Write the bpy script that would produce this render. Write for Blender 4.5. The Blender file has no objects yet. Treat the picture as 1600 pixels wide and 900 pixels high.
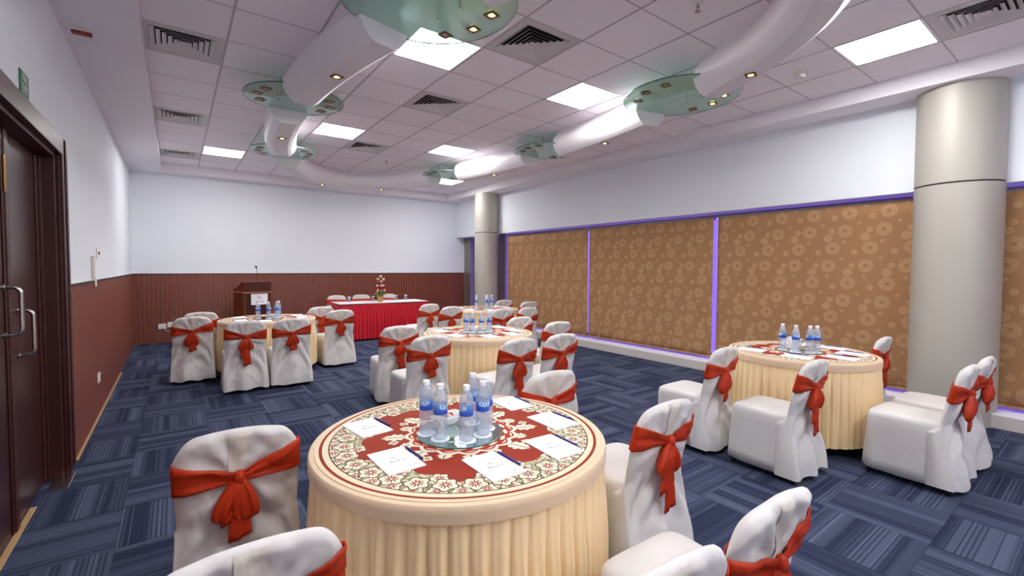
import bpy, bmesh, math, random
from mathutils import Vector, Matrix, noise

# ------------------------------------------------------------------ camera, world, exposure
SC = bpy.context.scene
COL = SC.collection
PI = math.pi
CAM_H = 1.47
FPX, YAW, PITCH, ROLL, VPP = 710.35, 0.6369, -0.036, 0.0047, 443.99
EXPOSURE = 1.7
PANEL_STRENGTH = 13.0

def make_camera():
    c = bpy.data.cameras.new('camera'); o = bpy.data.objects.new('camera', c); COL.objects.link(o)
    c.sensor_width = 36.0; c.sensor_fit = 'HORIZONTAL'; c.lens = FPX/1600*36
    c.shift_y = (VPP-450)/1600; c.clip_start = 0.05
    F = Vector((math.sin(YAW)*math.cos(PITCH), math.cos(YAW)*math.cos(PITCH), math.sin(PITCH)))
    R0 = Vector((math.cos(YAW), -math.sin(YAW), 0)); U0 = R0.cross(F)
    R = R0*math.cos(ROLL)+U0*math.sin(ROLL); U = -R0*math.sin(ROLL)+U0*math.cos(ROLL)
    M = Matrix((R, U, -F)).transposed().to_4x4(); M.translation = (0, 0, CAM_H)
    o.matrix_world = M; SC.camera = o
make_camera()

def project(X, Y, Z):
    Z -= CAM_H
    s, c = math.sin(YAW), math.cos(YAW)
    zc = X*s+Y*c; xc = X*c-Y*s
    z2 = zc*math.cos(PITCH)+Z*math.sin(PITCH); y2 = Z*math.cos(PITCH)-zc*math.sin(PITCH)
    if z2 < 0.05: return None
    return 800+FPX*xc/z2, VPP-FPX*y2/z2

W = bpy.data.worlds.new('world'); SC.world = W; W.use_nodes = True
W.node_tree.nodes['Background'].inputs[0].default_value = (0.28, 0.16, 0.74, 1)   # violet evening sky behind the blinds
W.node_tree.nodes['Background'].inputs[1].default_value = 0.6
SC.view_settings.view_transform = 'Standard'; SC.view_settings.look = 'None'
SC.view_settings.gamma = 1.0; SC.view_settings.use_curve_mapping = False
SC.view_settings.exposure = EXPOSURE
SC.cycles.diffuse_bounces = 8; SC.cycles.max_bounces = 16; SC.cycles.transparent_max_bounces = 24

# room dimensions
XL, XR, YB, YF = -0.65, 6.2, 10.95, -2.2
ZS, ZC = 3.22, 3.38            # soffit, tile ceiling
ZW = 1.33                       # wainscot top
ZL = 2.28                       # window lintel
GX, GY, GT = -0.2155, 3.983, 0.6

# ------------------------------------------------------------------ node expression helper
def lin(r, g, b):
    f = lambda c: (c/255/12.92) if c/255 <= 0.04045 else ((c/255+0.055)/1.055)**2.4
    return (f(r), f(g), f(b), 1)

class E:
    """A float socket inside a node tree, with arithmetic."""
    def __init__(s, nt, sock): s.nt = nt; s.k = sock
    def m(s, op, *a, clamp=False):
        n = s.nt.nodes.new('ShaderNodeMath'); n.operation = op; n.use_clamp = clamp
        for i, v in enumerate((s,)+a):
            if isinstance(v, E): s.nt.links.new(v.k, n.inputs[i])
            else: n.inputs[i].default_value = float(v)
        return E(s.nt, n.outputs[0])
    def __add__(s, o): return s.m('ADD', o)
    def __radd__(s, o): return s.m('ADD', o)
    def __sub__(s, o): return s.m('SUBTRACT', o)
    def __rsub__(s, o): return (s*-1.0)+o
    def __mul__(s, o): return s.m('MULTIPLY', o)
    def __rmul__(s, o): return s.m('MULTIPLY', o)
    def __truediv__(s, o): return s.m('DIVIDE', o)
    def lt(s, o): return s.m('LESS_THAN', o)
    def gt(s, o): return s.m('GREATER_THAN', o)
    def mod(s, o): return s.m('FLOORED_MODULO', o)
    def floor(s): return s.m('FLOOR')
    def fract(s): return s.m('FRACT')
    def cos(s): return s.m('COSINE')
    def sin(s): return s.m('SINE')
    def abs(s): return s.m('ABSOLUTE')
    def sqrt(s): return s.m('SQRT')
    def max(s, o): return s.m('MAXIMUM', o)
    def min(s, o): return s.m('MINIMUM', o)
    def atan2(s, o): return s.m('ARCTAN2', o)
    def clamp(s): return s.m('ADD', 0.0, clamp=True)

class Mat:
    def __init__(s, name, color=(.8, .8, .8, 1), rough=0.6, metal=0.0, spec=0.5):
        s.m = bpy.data.materials.new(name); s.m.use_nodes = True; s.nt = s.m.node_tree
        s.b = s.nt.nodes['Principled BSDF']
        s.b.inputs['Base Color'].default_value = color; s.b.inputs['Roughness'].default_value = rough
        s.b.inputs['Metallic'].default_value = metal; s.b.inputs['Specular IOR Level'].default_value = spec
        s.m.diffuse_color = color
    def obj(s):
        t = s.nt.nodes.new('ShaderNodeTexCoord'); x = s.nt.nodes.new('ShaderNodeSeparateXYZ')
        s.nt.links.new(t.outputs['Object'], x.inputs[0]); s.vec = t.outputs['Object']
        return [E(s.nt, x.outputs[i]) for i in range(3)]
    def rand(s):
        n = s.nt.nodes.new('ShaderNodeObjectInfo'); return E(s.nt, n.outputs['Random'])
    def noise(s, scale=5, detail=2, vec=None, rough=.5, dim='3D', w=None):
        n = s.nt.nodes.new('ShaderNodeTexNoise'); n.noise_dimensions = dim
        n.inputs['Scale'].default_value = scale; n.inputs['Detail'].default_value = detail
        n.inputs['Roughness'].default_value = rough
        if vec is not None: s.nt.links.new(vec, n.inputs['Vector'])
        if w is not None: s.nt.links.new(w.k, n.inputs['W'])
        return E(s.nt, n.outputs['Fac'])
    def comb(s, x, y, z):
        n = s.nt.nodes.new('ShaderNodeCombineXYZ')
        for i, v in enumerate((x, y, z)):
            if isinstance(v, E): s.nt.links.new(v.k, n.inputs[i])
            else: n.inputs[i].default_value = v
        return n.outputs[0]
    def mix(s, fac, a, b):
        n = s.nt.nodes.new('ShaderNodeMix'); n.data_type = 'RGBA'
        for sock, v in ((n.inputs['Factor'], fac), (n.inputs['A'], a), (n.inputs['B'], b)):
            if isinstance(v, E): s.nt.links.new(v.k, sock)
            elif isinstance(v, bpy.types.NodeSocket): s.nt.links.new(v, sock)
            else: sock.default_value = v
        return n.outputs['Result']
    def color(s, sock): s.nt.links.new(sock, s.b.inputs['Base Color'])
    def bump(s, h, strength=.3, dist=.005):
        n = s.nt.nodes.new('ShaderNodeBump'); n.inputs['Strength'].default_value = strength
        n.inputs['Distance'].default_value = dist
        s.nt.links.new(h.k, n.inputs['Height']); s.nt.links.new(n.outputs[0], s.b.inputs['Normal'])

MATS = {}
def simple(name, rgb, rough=.6, metal=0., spec=.5):
    MATS[name] = Mat(name, lin(*rgb), rough, metal, spec).m

def mottled(name, c1, c2, scale=6, rough=.7, bump=0, bscale=60, spec=.3, stretch=(1, 1, 1), metal=0.):
    m = Mat(name, lin(*c1), rough, metal, spec)
    x, y, z = m.obj()
    v = m.comb(x*stretch[0], y*stretch[1], z*stretch[2])
    m.color(m.mix(m.noise(scale, 3, v), lin(*c1), lin(*c2)))
    if bump: m.bump(m.noise(bscale, 2, v), bump, .004)
    MATS[name] = m.m

def emit(name, rgb, strength):
    m = Mat(name); m.b.inputs['Emission Color'].default_value = lin(*rgb)
    m.b.inputs['Emission Strength'].default_value = strength
    m.b.inputs['Base Color'].default_value = lin(*rgb); MATS[name] = m.m

def glassy(name, tint, gloss=.05, diff=None, dfac=0., rough=.02):
    """thin clear sheet: tinted transparency plus mirror-like reflection"""
    m = Mat(name); nt = m.nt; nt.nodes.remove(m.b)
    out = nt.nodes['Material Output']
    t = nt.nodes.new('ShaderNodeBsdfTransparent'); t.inputs[0].default_value = lin(*tint)
    g = nt.nodes.new('ShaderNodeBsdfGlossy'); g.inputs['Roughness'].default_value = rough
    lw = nt.nodes.new('ShaderNodeLayerWeight'); lw.inputs[0].default_value = .5
    fac = E(nt, lw.outputs['Facing']).m('POWER', 5.0)*.75+gloss
    sh = t.outputs[0]
    if diff:
        d = nt.nodes.new('ShaderNodeBsdfDiffuse'); d.inputs[0].default_value = lin(*diff)
        mx = nt.nodes.new('ShaderNodeMixShader'); mx.inputs[0].default_value = dfac
        nt.links.new(sh, mx.inputs[1]); nt.links.new(d.outputs[0], mx.inputs[2]); sh = mx.outputs[0]
    mx = nt.nodes.new('ShaderNodeMixShader'); nt.links.new(fac.k, mx.inputs[0])
    nt.links.new(sh, mx.inputs[1]); nt.links.new(g.outputs[0], mx.inputs[2])
    nt.links.new(mx.outputs[0], out.inputs[0]); MATS[name] = m.m

# plain materials
mottled('wall_paint', (237, 241, 247), (232, 237, 244), 1.5, .75, .05, 40)
mottled('soffit_paint', (240, 236, 241), (235, 231, 237), 2, .75, .04, 40)
mottled('bulkhead_paint', (238, 234, 238), (232, 228, 233), 2, .45, 0, spec=.4)
simple('grid_bar', (188, 180, 188), .5)
simple('vent_grey', (206, 200, 203), .45)
simple('vent_dark', (28, 26, 28), .9)
simple('vent_blade', (222, 216, 218), .45)
emit('light_panel', (253, 252, 251), PANEL_STRENGTH)
simple('light_frame', (240, 240, 244), .4)
mottled('column_metal', (190, 186, 176), (183, 179, 170), 1.2, .52, 0, metal=.2, stretch=(1, 1, .15))
simple('joint_dark', (38, 34, 34), .6)
simple('frame_metal', (150, 146, 142), .4, .6)
mottled('sill_paint', (205, 200, 196), (196, 191, 188), 2, .45)
simple('wainscot_cap', (52, 24, 20), .45)
simple('white_trim', (245, 245, 248), .4)
simple('steel', (190, 188, 186), .25, 1.)
simple('brass', (150, 115, 70), .35, 1.)
simple('leg_metal', (48, 46, 50), .4, .8)
simple('white_plastic', (236, 234, 228), .35)
simple('black_plastic', (22, 22, 24), .45)
simple('ivory_plastic', (216, 208, 196), .6)
simple('alarm_red', (140, 45, 55), .5)
simple('sign_green', (30, 110, 70), .5)
simple('sign_white', (235, 240, 236), .5)
simple('paper', (246, 246, 252), .7)
simple('paper_edge', (225, 225, 235), .7)
simple('ink', (118, 118, 146), .7)
simple('pen_blue', (45, 48, 130), .35)
simple('bottle_cap', (240, 243, 250), .4)
simple('coaster', (240, 240, 244), .7)
simple('mirror', (215, 232, 228), .02, 1.)
simple('mirror_edge', (70, 120, 110), .2)
simple('porcelain', (244, 242, 242), .2)
simple('candy_red', (190, 40, 45), .35)
simple('candy_white', (235, 225, 220), .35)
simple('napkin', (244, 243, 246), .8)
simple('gold_pot', (196, 160, 96), .4, .3)
simple('leaf_green', (104, 138, 58), .6)
simple('leaf_lime', (190, 200, 110), .6)
simple('petal_white', (245, 236, 225), .6)
simple('petal_red', (190, 22, 36), .6)
simple('stem_green', (70, 88, 44), .7)
simple('glue_strip', (176, 142, 96), .8)
emit('spot_warm', (255, 205, 95), 5.0)
simple('spot_off', (215, 190, 160), .25, .4)
simple('spot_bezel', (120, 96, 66), .35, .9)
glassy('disc_glass', (222, 241, 234), diff=(214, 240, 231), dfac=.30)
simple('glass_edge', (60, 112, 100), .15)
glassy('bottle_plastic', (236, 243, 250), gloss=.10, diff=(235, 240, 248), dfac=.26, rough=.08)
glassy('window_glass', (235, 235, 245))
glassy('tumbler_glass', (235, 240, 245), diff=(230, 235, 240), dfac=.15)

def wood(name, c1, c2, rough=.35, scale=3., sx=14, spec=.5):
    m = Mat(name, lin(*c1), rough, 0, spec); x, y, z = m.obj()
    v = m.comb(x*sx, y*sx, z*.7)
    n = m.noise(scale, 5, v, .6); m.color(m.mix(n, lin(*c1), lin(*c2))); MATS[name] = m.m
wood('wainscot_wood', (136, 74, 57), (118, 61, 47), .42)
wood('door_wood', (66, 30, 27), (50, 20, 19), .3, spec=.45)
wood('frame_wood', (74, 30, 26), (52, 18, 17), .42)
wood('podium_side', (122, 60, 24), (84, 36, 14), .3)
wood('podium_wood', (84, 36, 28), (60, 24, 20), .3)
wood('podium_ledge', (170, 110, 90), (140, 84, 66), .35)

def cloth(name, c1, c2, rough=.75, weave=900, bump=.12, sheen=.2, spec=.3):
    m = Mat(name, lin(*c1), rough, 0, spec); x, y, z = m.obj()
    m.color(m.mix(m.noise(5, 3, m.vec), lin(*c1), lin(*c2)))
    m.bump(m.noise(28, 3, m.vec)*.5+m.noise(1, 3, m.comb(x*13+z*5, y*11, z*6))*2.2, bump, .012)
    m.b.inputs['Sheen Weight'].default_value = sheen
    MATS[name] = m.m
cloth('cover_white', (216, 213, 211), (208, 205, 204), .55, spec=.4)
cloth('cover_panel', (214, 208, 197), (208, 201, 190), .55, spec=.4)
cloth('sash_rust', (190, 56, 18), (168, 42, 12), .5, spec=.3, bump=.3, sheen=0.)
cloth('skirt_cream', (246, 222, 176), (241, 213, 164), .6)
cloth('band_cream', (222, 198, 168), (217, 192, 160), .6)
cloth('skirt_red', (218, 8, 44), (196, 4, 34), .45, spec=.5)
cloth('cloth_white', (245, 240, 244), (236, 232, 238), .7)

def ceiling_tile_mat():
    m = Mat('ceiling_tile', lin(222, 208, 214), .85, 0, .2); x, y, z = m.obj(); r = m.rand()
    base = m.mix(r, lin(248, 242, 247), lin(244, 238, 243))
    n = m.noise(90, 4, m.vec, .7); st = m.noise(1, 3, m.comb(x*70, y*4, z))
    m.color(m.mix((n-.56)*3.0*.5, base, lin(212, 200, 207)))
    m.bump(n*.6+st*.6, .25, .003); MATS['ceiling_tile'] = m.m
ceiling_tile_mat()

def carpet_mat(name='carpet', world=False):
    m = Mat(name, lin(60, 70, 105), .95, 0, .1)
    x, y, z = m.obj(); r = m.rand()
    if world: r = (x*2).floor()*.37+(y*2).floor()*.61
    w = r*57.0
    band = m.noise(1, 1, m.comb(x*9+w, w, 0.0), .4)              # broad bands across the tile
    band2 = m.noise(1, 0, m.comb(x*21+w*1.7, w, 3.0))
    tone = ((band-.5)*4.2+.45+(band2-.5)*.9).clamp()
    fine = (x*46.0).fract().lt(.36)
    gate = m.noise(1, 0, m.comb(x*12+w*2.3, w, 7.0)).gt(.45)
    c = m.mix(tone, lin(37, 43, 68), lin(80, 88, 111))
    c = m.mix(fine*gate*.75, c, lin(30, 36, 62))
    hair = (x*23.0+r*3).fract().lt(.07)*m.noise(1, 0, m.comb(x*15+w*4.1, w, 1.0)).gt(.52)
    c = m.mix(hair*.5, c, lin(126, 136, 164))
    fl = m.noise(320, 2, m.vec)
    c = m.mix((fl-.35)*.7, c, lin(88, 94, 116))
    m.color(c); m.bump(fl+fine*gate*-.4, .5, .004); MATS[name] = m.m
carpet_mat(); carpet_mat('carpet_far', True)

def blind_mat():
    m = Mat('blind_fabric', lin(160, 112, 74), .7, 0, .25)
    x, y, z = m.obj(); P = .366; RH = .2025
    zz = (z*-1.0+2.12+RH/2)
    k = zz/RH; row = k.floor(); r4 = row.mod(4.0)
    off = r4.mod(2.0)*.04+(r4/2.0).floor()*.16
    lx = (y-off-1.57+P/2).mod(P)-P/2; lz = (k.fract()-.5)*RH
    rho = (lx*lx+lz*lz).sqrt(); ang = lz.atan2(lx)
    rings = (rho/.0175).fract(); ring_i = (rho/.0175).floor()
    dots = (ang*(ring_i*6.0+4.0)/(2*PI)).fract().lt(.55)
    ringm = rings.gt(.58)*dots*rho.lt(.0700)*rho.gt(.0175)
    # plain soft discs
    h = .405; zb = z*-1.0+2.12; kb = (zb/h).floor(); ob = kb.mod(2.0)*.16
    blob = None
    for bx, bz, br in ((.21, .28, .047), (.17, .2, .032), (.15, .045, .033), (.27, .12, .018), (.05, .33, .02)):
        dx = (y-ob-1.57-bx+P/2).mod(P)-P/2; dz = (zb/h).fract()*h-bz
        b = (dx*dx+dz*dz).sqrt().lt(br); blob = b if blob is None else blob.max(b)
    wv = m.noise(1, 2, m.comb(x, y*18, z*420)); wl = m.noise(1.2, 2, m.vec)
    c = m.mix(wv, lin(150, 110, 74), lin(168, 126, 90))
    c = m.mix((wl-.4)*.5, c, lin(180, 136, 90))
    c = m.mix(blob*.34, c, lin(206, 172, 130))
    c = m.mix(ringm*.8, c, lin(226, 196, 152))
    m.color(c); m.bump(wv, .15, .002); MATS['blind_fabric'] = m.m
blind_mat()

def overlay_mat():
    """round woven cloth: floral border, red field, scrolled medallion"""
    m = Mat('overlay_print', lin(166, 46, 24), .75, 0, .25)
    x, y, z = m.obj(); r = (x*x+y*y).sqrt(); th = y.atan2(x)
    RED, CREAM, PALE, OLIVE, DARK = lin(154, 48, 22), lin(228, 219, 198), lin(208, 202, 174), lin(132, 126, 86), lin(80, 58, 38)
    n = m.noise(60, 2, m.vec)
    c = m.mix(m.noise(1, 3, m.comb(x*14, y*200, 0.0)), RED, lin(140, 38, 16))
    # ---- border
    edge = r-((th*6.0).cos()*.030+(th*18.0+.6).cos()*.012)
    bord = edge.gt(.418)*r.lt(.535)
    c = m.mix(bord, c, m.mix((n-.38)*4.0, OLIVE, PALE))
    def flowers(c, R, N, off, r0, gate=None, petals=5, leafy=False):
        seg = 2*PI/N
        a = (th-off+seg/2).mod(seg)-seg/2
        fx = r*a.cos()-R; fy = r*a.sin()
        rho = (fx*fx+fy*fy).sqrt(); ph = fy.atan2(fx)
        w = (ph*petals).cos()*.13+.87
        q = rho/(w*r0)
        g = q.lt(1.14) if gate is None else q.lt(1.14)*gate
        c = m.mix(g, c, OLIVE if leafy else DARK)
        g2 = q.lt(1.0) if gate is None else q.lt(1.0)*gate
        c = m.mix(g2, c, m.mix((ph*petals*2).cos()*.25+.25, CREAM, PALE))
        st = rho.lt(((ph*10.0).cos()*.20+.40)*r0)
        c = m.mix(st*g2, c, lin(110, 62, 36))
        st2 = rho.lt(((ph*10.0).cos()*.10+.27)*r0)
        c = m.mix(st2*g2, c, lin(168, 44, 24))
        return m.mix(rho.lt(r0*.13)*g2, c, CREAM)
    gb = r.lt(.533)
    c = flowers(c, .520, 41, .05, .036, gb, 5)
    c = flowers(c, .432, 18, .17, .034, None, 5)
    c = flowers(c, .478, 31, .02, .043, gb, 5)
    c = flowers(c, .400, 6, PI/6+.0, .030, None, 5)
    # ---- rings at the rim
    c = m.mix(r.gt(.533)*r.lt(.538), c, DARK)
    c = m.mix(r.gt(.538)*r.lt(.560), c, lin(226, 208, 178))
    c = m.mix(r.gt(.560)*r.lt(.572), c, lin(136, 44, 26))
    c = m.mix(r.gt(.572), c, lin(222, 200, 170))
    # ---- medallion
    seg = 2*PI/16; a = (th+seg/2).mod(seg)-seg/2
    big = ((th/(2*PI)*16.0+.5).floor().mod(2.0))
    L0 = .222; L1 = .285+big*.055
    t = (r-L0)/(L1-L0); wid = (t*PI).sin()*(.030+big*.008)*((t*26.0).sin()*.16+.9)
    leaf = (a*r).abs().lt(wid)*t.gt(0.0)*t.lt(1.0)
    c = m.mix(leaf, c, m.mix((a*r).abs().lt(.0035), CREAM, OLIVE))
    c = flowers(c, .292, 8, PI/8+seg/2, .022, None, 4)
    sc = r-((th*8.0).cos().abs()*.022)
    c = m.mix(sc.lt(.222), c, lin(168, 48, 26))
    c = m.mix(sc.lt(.224)*sc.gt(.214), c, OLIVE)
    c = m.mix(sc.lt(.222)*sc.gt(.205), c, CREAM)
    sw = ((th*16.0+r*90.0).sin()*.5+(r*210.0).sin()*.5)
    c = m.mix(sc.lt(.196)*sc.gt(.165)*sw.gt(.18), c, CREAM)
    c = m.mix(r.lt(.150)*r.gt(.138), c, CREAM)
    m.color(c); m.bump(n, .1, .002); MATS['overlay_print'] = m.m
overlay_mat()

def label_mat():
    m = Mat('bottle_label', lin(40, 100, 200), .35); x, y, z = m.obj()
    th = y.atan2(x)
    c = m.mix(((z-.118)*22.0).clamp(), lin(30, 80, 190), lin(120, 180, 235))
    u = ((th/(2*PI)*2.0).fract()-.5)*.10; v = z-.140
    q = ((u*u)/(.030*.030)+(v*v)/(.012*.012)).sqrt()
    c = m.mix(q.lt(1.0), c, lin(90, 160, 225)); c = m.mix(q.lt(1.0)*q.gt(.8), c, lin(225, 238, 250))
    c = m.mix(q.lt(.6)*(u*520.0).sin().gt(.0)*(v.abs()).lt(.005), c, lin(235, 242, 252))
    m.color(c); MATS['bottle_label'] = m.m
label_mat()

# ------------------------------------------------------------------ geometry helpers
class MB:
    def __init__(s): s.v = []; s.f = []
    def add(s, vs, fs):
        o = len(s.v); s.v += [tuple(p) for p in vs]; s.f += [tuple(i+o for i in f) for f in fs]; return s
    def box(s, x0, x1, y0, y1, z0, z1):
        return s.add([(x0, y0, z0), (x1, y0, z0), (x1, y1, z0), (x0, y1, z0), (x0, y0, z1), (x1, y0, z1), (x1, y1, z1), (x0, y1, z1)],
                     [(0, 3, 2, 1), (4, 5, 6, 7), (0, 1, 5, 4), (1, 2, 6, 5), (2, 3, 7, 6), (3, 0, 4, 7)])
    def lathe(s, prof, n=24, c=(0, 0, 0), cap=True):
        vs = []; fs = []
        for r, z in prof:
            for i in range(n):
                a = 2*PI*i/n; vs.append((c[0]+r*math.cos(a), c[1]+r*math.sin(a), c[2]+z))
        for k in range(len(prof)-1):
            for i in range(n):
                j = (i+1) % n; fs.append((k*n+i, k*n+j, (k+1)*n+j, (k+1)*n+i))
        if cap:
            fs.append(tuple(reversed(range(n)))); fs.append(tuple(range((len(prof)-1)*n, len(prof)*n)))
        return s.add(vs, fs)
    def tube(s, pts, rad, n=8):
        """round tube along points; rad a number or a list"""
        pts = [Vector(p) for p in pts]; vs = []; fs = []
        T0 = (pts[1]-pts[0]).normalized(); up = Vector((0, 0, 1)) if abs(T0.z) < .9 else Vector((1, 0, 0))
        N = T0.cross(up).normalized()
        for k, p in enumerate(pts):
            T = (pts[min(k+1, len(pts)-1)]-pts[max(k-1, 0)]).normalized()
            N = (N-T*N.dot(T)).normalized(); B = T.cross(N); r = rad[k] if isinstance(rad, (list, tuple)) else rad
            for i in range(n):
                a = 2*PI*i/n; vs.append(p+N*math.cos(a)*r+B*math.sin(a)*r)
        for k in range(len(pts)-1):
            for i in range(n):
                j = (i+1) % n; fs.append((k*n+i, k*n+j, (k+1)*n+j, (k+1)*n+i))
        fs.append(tuple(reversed(range(n)))); fs.append(tuple(range((len(pts)-1)*n, len(pts)*n)))
        return s.add(vs, fs)
    def loft(s, rings, closed=True, cap=True):
        n = len(rings[0]); vs = [p for r in rings for p in r]; fs = []
        for k in range(len(rings)-1):
            for i in range(n if closed else n-1):
                j = (i+1) % n; fs.append((k*n+i, k*n+j, (k+1)*n+j, (k+1)*n+i))
        if cap and closed:
            fs.append(tuple(reversed(range(n)))); fs.append(tuple(range((len(rings)-1)*n, len(rings)*n)))
        return s.add(vs, fs)
    def prism(s, poly, axis, a, b):
        """extrude a 2-D polygon along an axis; poly in the two other axes in order"""
        def P(u, v, w): return {'x': (w, u, v), 'y': (u, w, v), 'z': (u, v, w)}[axis]
        n = len(poly); vs = [P(u, v, a) for u, v in poly]+[P(u, v, b) for u, v in poly]
        fs = [tuple(range(n)), tuple(reversed(range(n, 2*n)))]+[(i, (i+1) % n+0, (i+1) % n+n, i+n) for i in range(n)]
        return s.add(vs, fs)
    def mesh(s, name, smooth=False):
        me = bpy.data.meshes.new(name); me.from_pydata(s.v, [], s.f)
        bm = bmesh.new(); bm.from_mesh(me); bmesh.ops.recalc_face_normals(bm, faces=bm.faces); bm.to_mesh(me); bm.free()
        if smooth: me.polygons.foreach_set('use_smooth', [True]*len(me.polygons))
        me.update(); return me

def put(name, data, mat=None, parent=None, loc=(0, 0, 0), rz=0., smooth=False, bevel=0., solid=0.):
    if isinstance(data, MB): data = data.mesh(name, smooth)
    if mat and not data.materials: data.materials.append(MATS[mat])
    o = bpy.data.objects.new(name, data); COL.objects.link(o); o.location = loc; o.rotation_euler = (0, 0, rz)
    if parent: o.parent = parent
    if bevel:
        b = o.modifiers.new('bevel', 'BEVEL'); b.width = bevel; b.segments = 2; b.limit_method = 'ANGLE'
    if solid:
        b = o.modifiers.new('solid', 'SOLIDIFY'); b.thickness = solid; b.offset = 0
    return o

def tag(o, label, cat, group=None):
    o['label'] = label; o['category'] = cat
    if group: o['group'] = group
    return o
def thing(name, label, cat, loc=(0, 0, 0), rz=0., group=None):
    o = bpy.data.objects.new(name, None); COL.objects.link(o); o.location = loc; o.rotation_euler = (0, 0, rz)
    o.empty_display_size = .1
    return tag(o, label, cat, group)
def struct(name, data, mat, label=None, parent=None, smooth=False, bevel=0.):
    o = put(name, data, mat, parent, smooth=smooth, bevel=bevel)
    if parent is None:
        o['kind'] = 'structure'
        if label: o['label'] = label
    return o
def copy_tree(o, parent=None, label=None, group=None):
    c = o.copy(); COL.objects.link(c); c.parent = parent
    for ch in o.children: copy_tree(ch, c)
    if label: c['label'] = label
    if group: c['group'] = group
    return c

def text_mesh(txt, size, align='CENTER', shear=0.):
    cu = bpy.data.curves.new('text', 'FONT'); cu.body = txt; cu.size = size; cu.align_x = align; cu.align_y = 'CENTER'
    cu.shear = shear; cu.resolution_u = 3
    o = bpy.data.objects.new('text', cu); COL.objects.link(o)
    dg = bpy.context.evaluated_depsgraph_get(); me = bpy.data.meshes.new_from_object(o.evaluated_get(dg))
    bpy.data.objects.remove(o); bpy.data.curves.remove(cu); return me

def nz(x, y=0., z=0.): return noise.noise(Vector((x, y, z)))
def sm(t): t = min(1., max(0., t)); return t*t*(3-2*t)

# ------------------------------------------------------------------ SHELL
# floor with carpet tiles
fl = struct('floor', MB().box(XL-.15, XR+.5, YF, YB+.1, -.1, -.008), 'carpet_far', 'blue striped carpet tile floor laid in quarter turns')
tile = MB().box(-.249, .249, -.249, .249, -.008, 0).mesh('carpet_tile'); tile.materials.append(MATS['carpet'])
rest = MB(); cand = []
FX0, FY0 = -.28, 1.08
for i in range(-1, 14):
    for j in range(-7, 20):
        x = FX0+.5*i+.25; y = FY0+.5*j+.25
        x0, x1, y0, y1 = max(x-.25, XL-.12), min(x+.25, 6.12), max(y-.25, YF), min(y+.25, YB)
        if x1-x0 < .02 or y1-y0 < .02: continue
        vis = 0
        for ax in (x0, (x0+x1)/2, x1):
            for ay in (y0, (y0+y1)/2, y1):
                p = project(ax, ay, 0)
                if p and -10 < p[0] < 1610 and p[1] < 910: vis = 1
        full = x1-x0 > .49 and y1-y0 > .49
        if vis: cand.append((x, y, i, j, full, x0, x1, y0, y1))
        else: rest.box(x0+.001, x1-.001, y0+.001, y1-.001, -.008, 0)
cand.sort(key=lambda c: c[0]**2+c[1]**2)
for n, (x, y, i, j, full, x0, x1, y0, y1) in enumerate(cand):
    rot = PI/2 if (i+j) % 2 else 0.
    if n >= 295: rest.box(x0+.001, x1-.001, y0+.001, y1-.001, -.008, 0); continue
    if full: put('carpet_tile', tile, None, fl, (x, y, 0), rot)
    else:
        hx0, hx1, hy0, hy1 = x0-x+.001, x1-x-.001, y0-y+.001, y1-y-.001
        b = MB().box(hx0, hx1, hy0, hy1, -.008, 0) if not rot else MB().box(hy0, hy1, -hx1, -hx0, -.008, 0)
        put('carpet_tile', b, 'carpet', fl, (x, y, 0), rot)
if rest.v:
    o = put('carpet_tile_field', rest, 'carpet_far', fl); o['kind'] = 'stuff'

# walls
DY0, DY1, DZ = 2.80, 4.41, 2.25
wl = struct('wall_left', MB().box(XL-.2, XL, YF, DY0, 0, ZS+.3).box(XL-.2, XL, DY0, DY1, DZ, ZS+.3).box(XL-.2, XL, DY1, YB, 0, ZS+.3), 'wall_paint', 'white painted left wall above brown wainscot')
wb = struct('wall_back', MB().box(XL-.2, 6.45, YB, YB+.2, 0, ZS+.3), 'wall_paint', 'white painted back wall above brown wainscot')
wr = struct('wall_right', MB().box(XR, XR+.45, YF, YB, ZL, ZS+.3), 'wall_paint', 'white wall above the row of blinds')
struct('wall_front', MB().box(XL-.2, XR+.5, YF-.2, YF, 0, ZS+.3), 'wall_paint')
# alcove return at the far right corner and window wall posts
struct('wall_return', MB().box(6.45, 6.72, 10.62, YB+.2, 0, ZL), 'frame_metal', 'grey return panel beside the far column')

def wainscot(parent, axis, a, b, at, sign):
    """vertical boards from a to b along an axis"""
    mb = MB(); n = int(round((b-a)/.068)); w = (b-a)/n
    for k in range(n):
        u0, u1 = a+k*w+.0009, a+(k+1)*w-.0009
        d = .014
        if axis == 'x': mb.prism([(u0, at), (u1, at), (u1-.003, at-d), (u0+.003, at-d)], 'z', .0, ZW-.02)
        else: mb.prism([(at, u0), (at, u1), (at+d, u1-.004), (at+d, u0+.004)], 'z', .0, ZW-.02)
    o = put('wainscot_boards', mb, 'wainscot_wood', parent); o['kind'] = 'stuff'
wainscot(wb, 'x', XL, 6.44, YB, -1)
wainscot(wl, 'y', 4.63, YB-.016, XL, 1)
wainscot(wl, 'y', YF, DY0-.22, XL, 1)
put('wainscot_cap', MB().box(XL, 6.44, YB-.022, YB, ZW-.02, ZW), 'wainscot_cap', wb)
put('wainscot_bead', MB().box(XL, 6.44, YB-.012, YB, ZW, ZW+.022), 'white_trim', wb)
put('wainscot_cap', MB().box(XL, XL+.022, 4.63, YB-.022, ZW-.02, ZW), 'wainscot_cap', wl)
put('wainscot_bead', MB().box(XL, XL+.008, 4.63, YB-.012, ZW, ZW+.008), 'white_trim', wl)
put('glue_strip', MB().box(XL+.016, XL+.034, 4.66, 8.2, .0, .006), 'glue_strip', wl)

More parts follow.
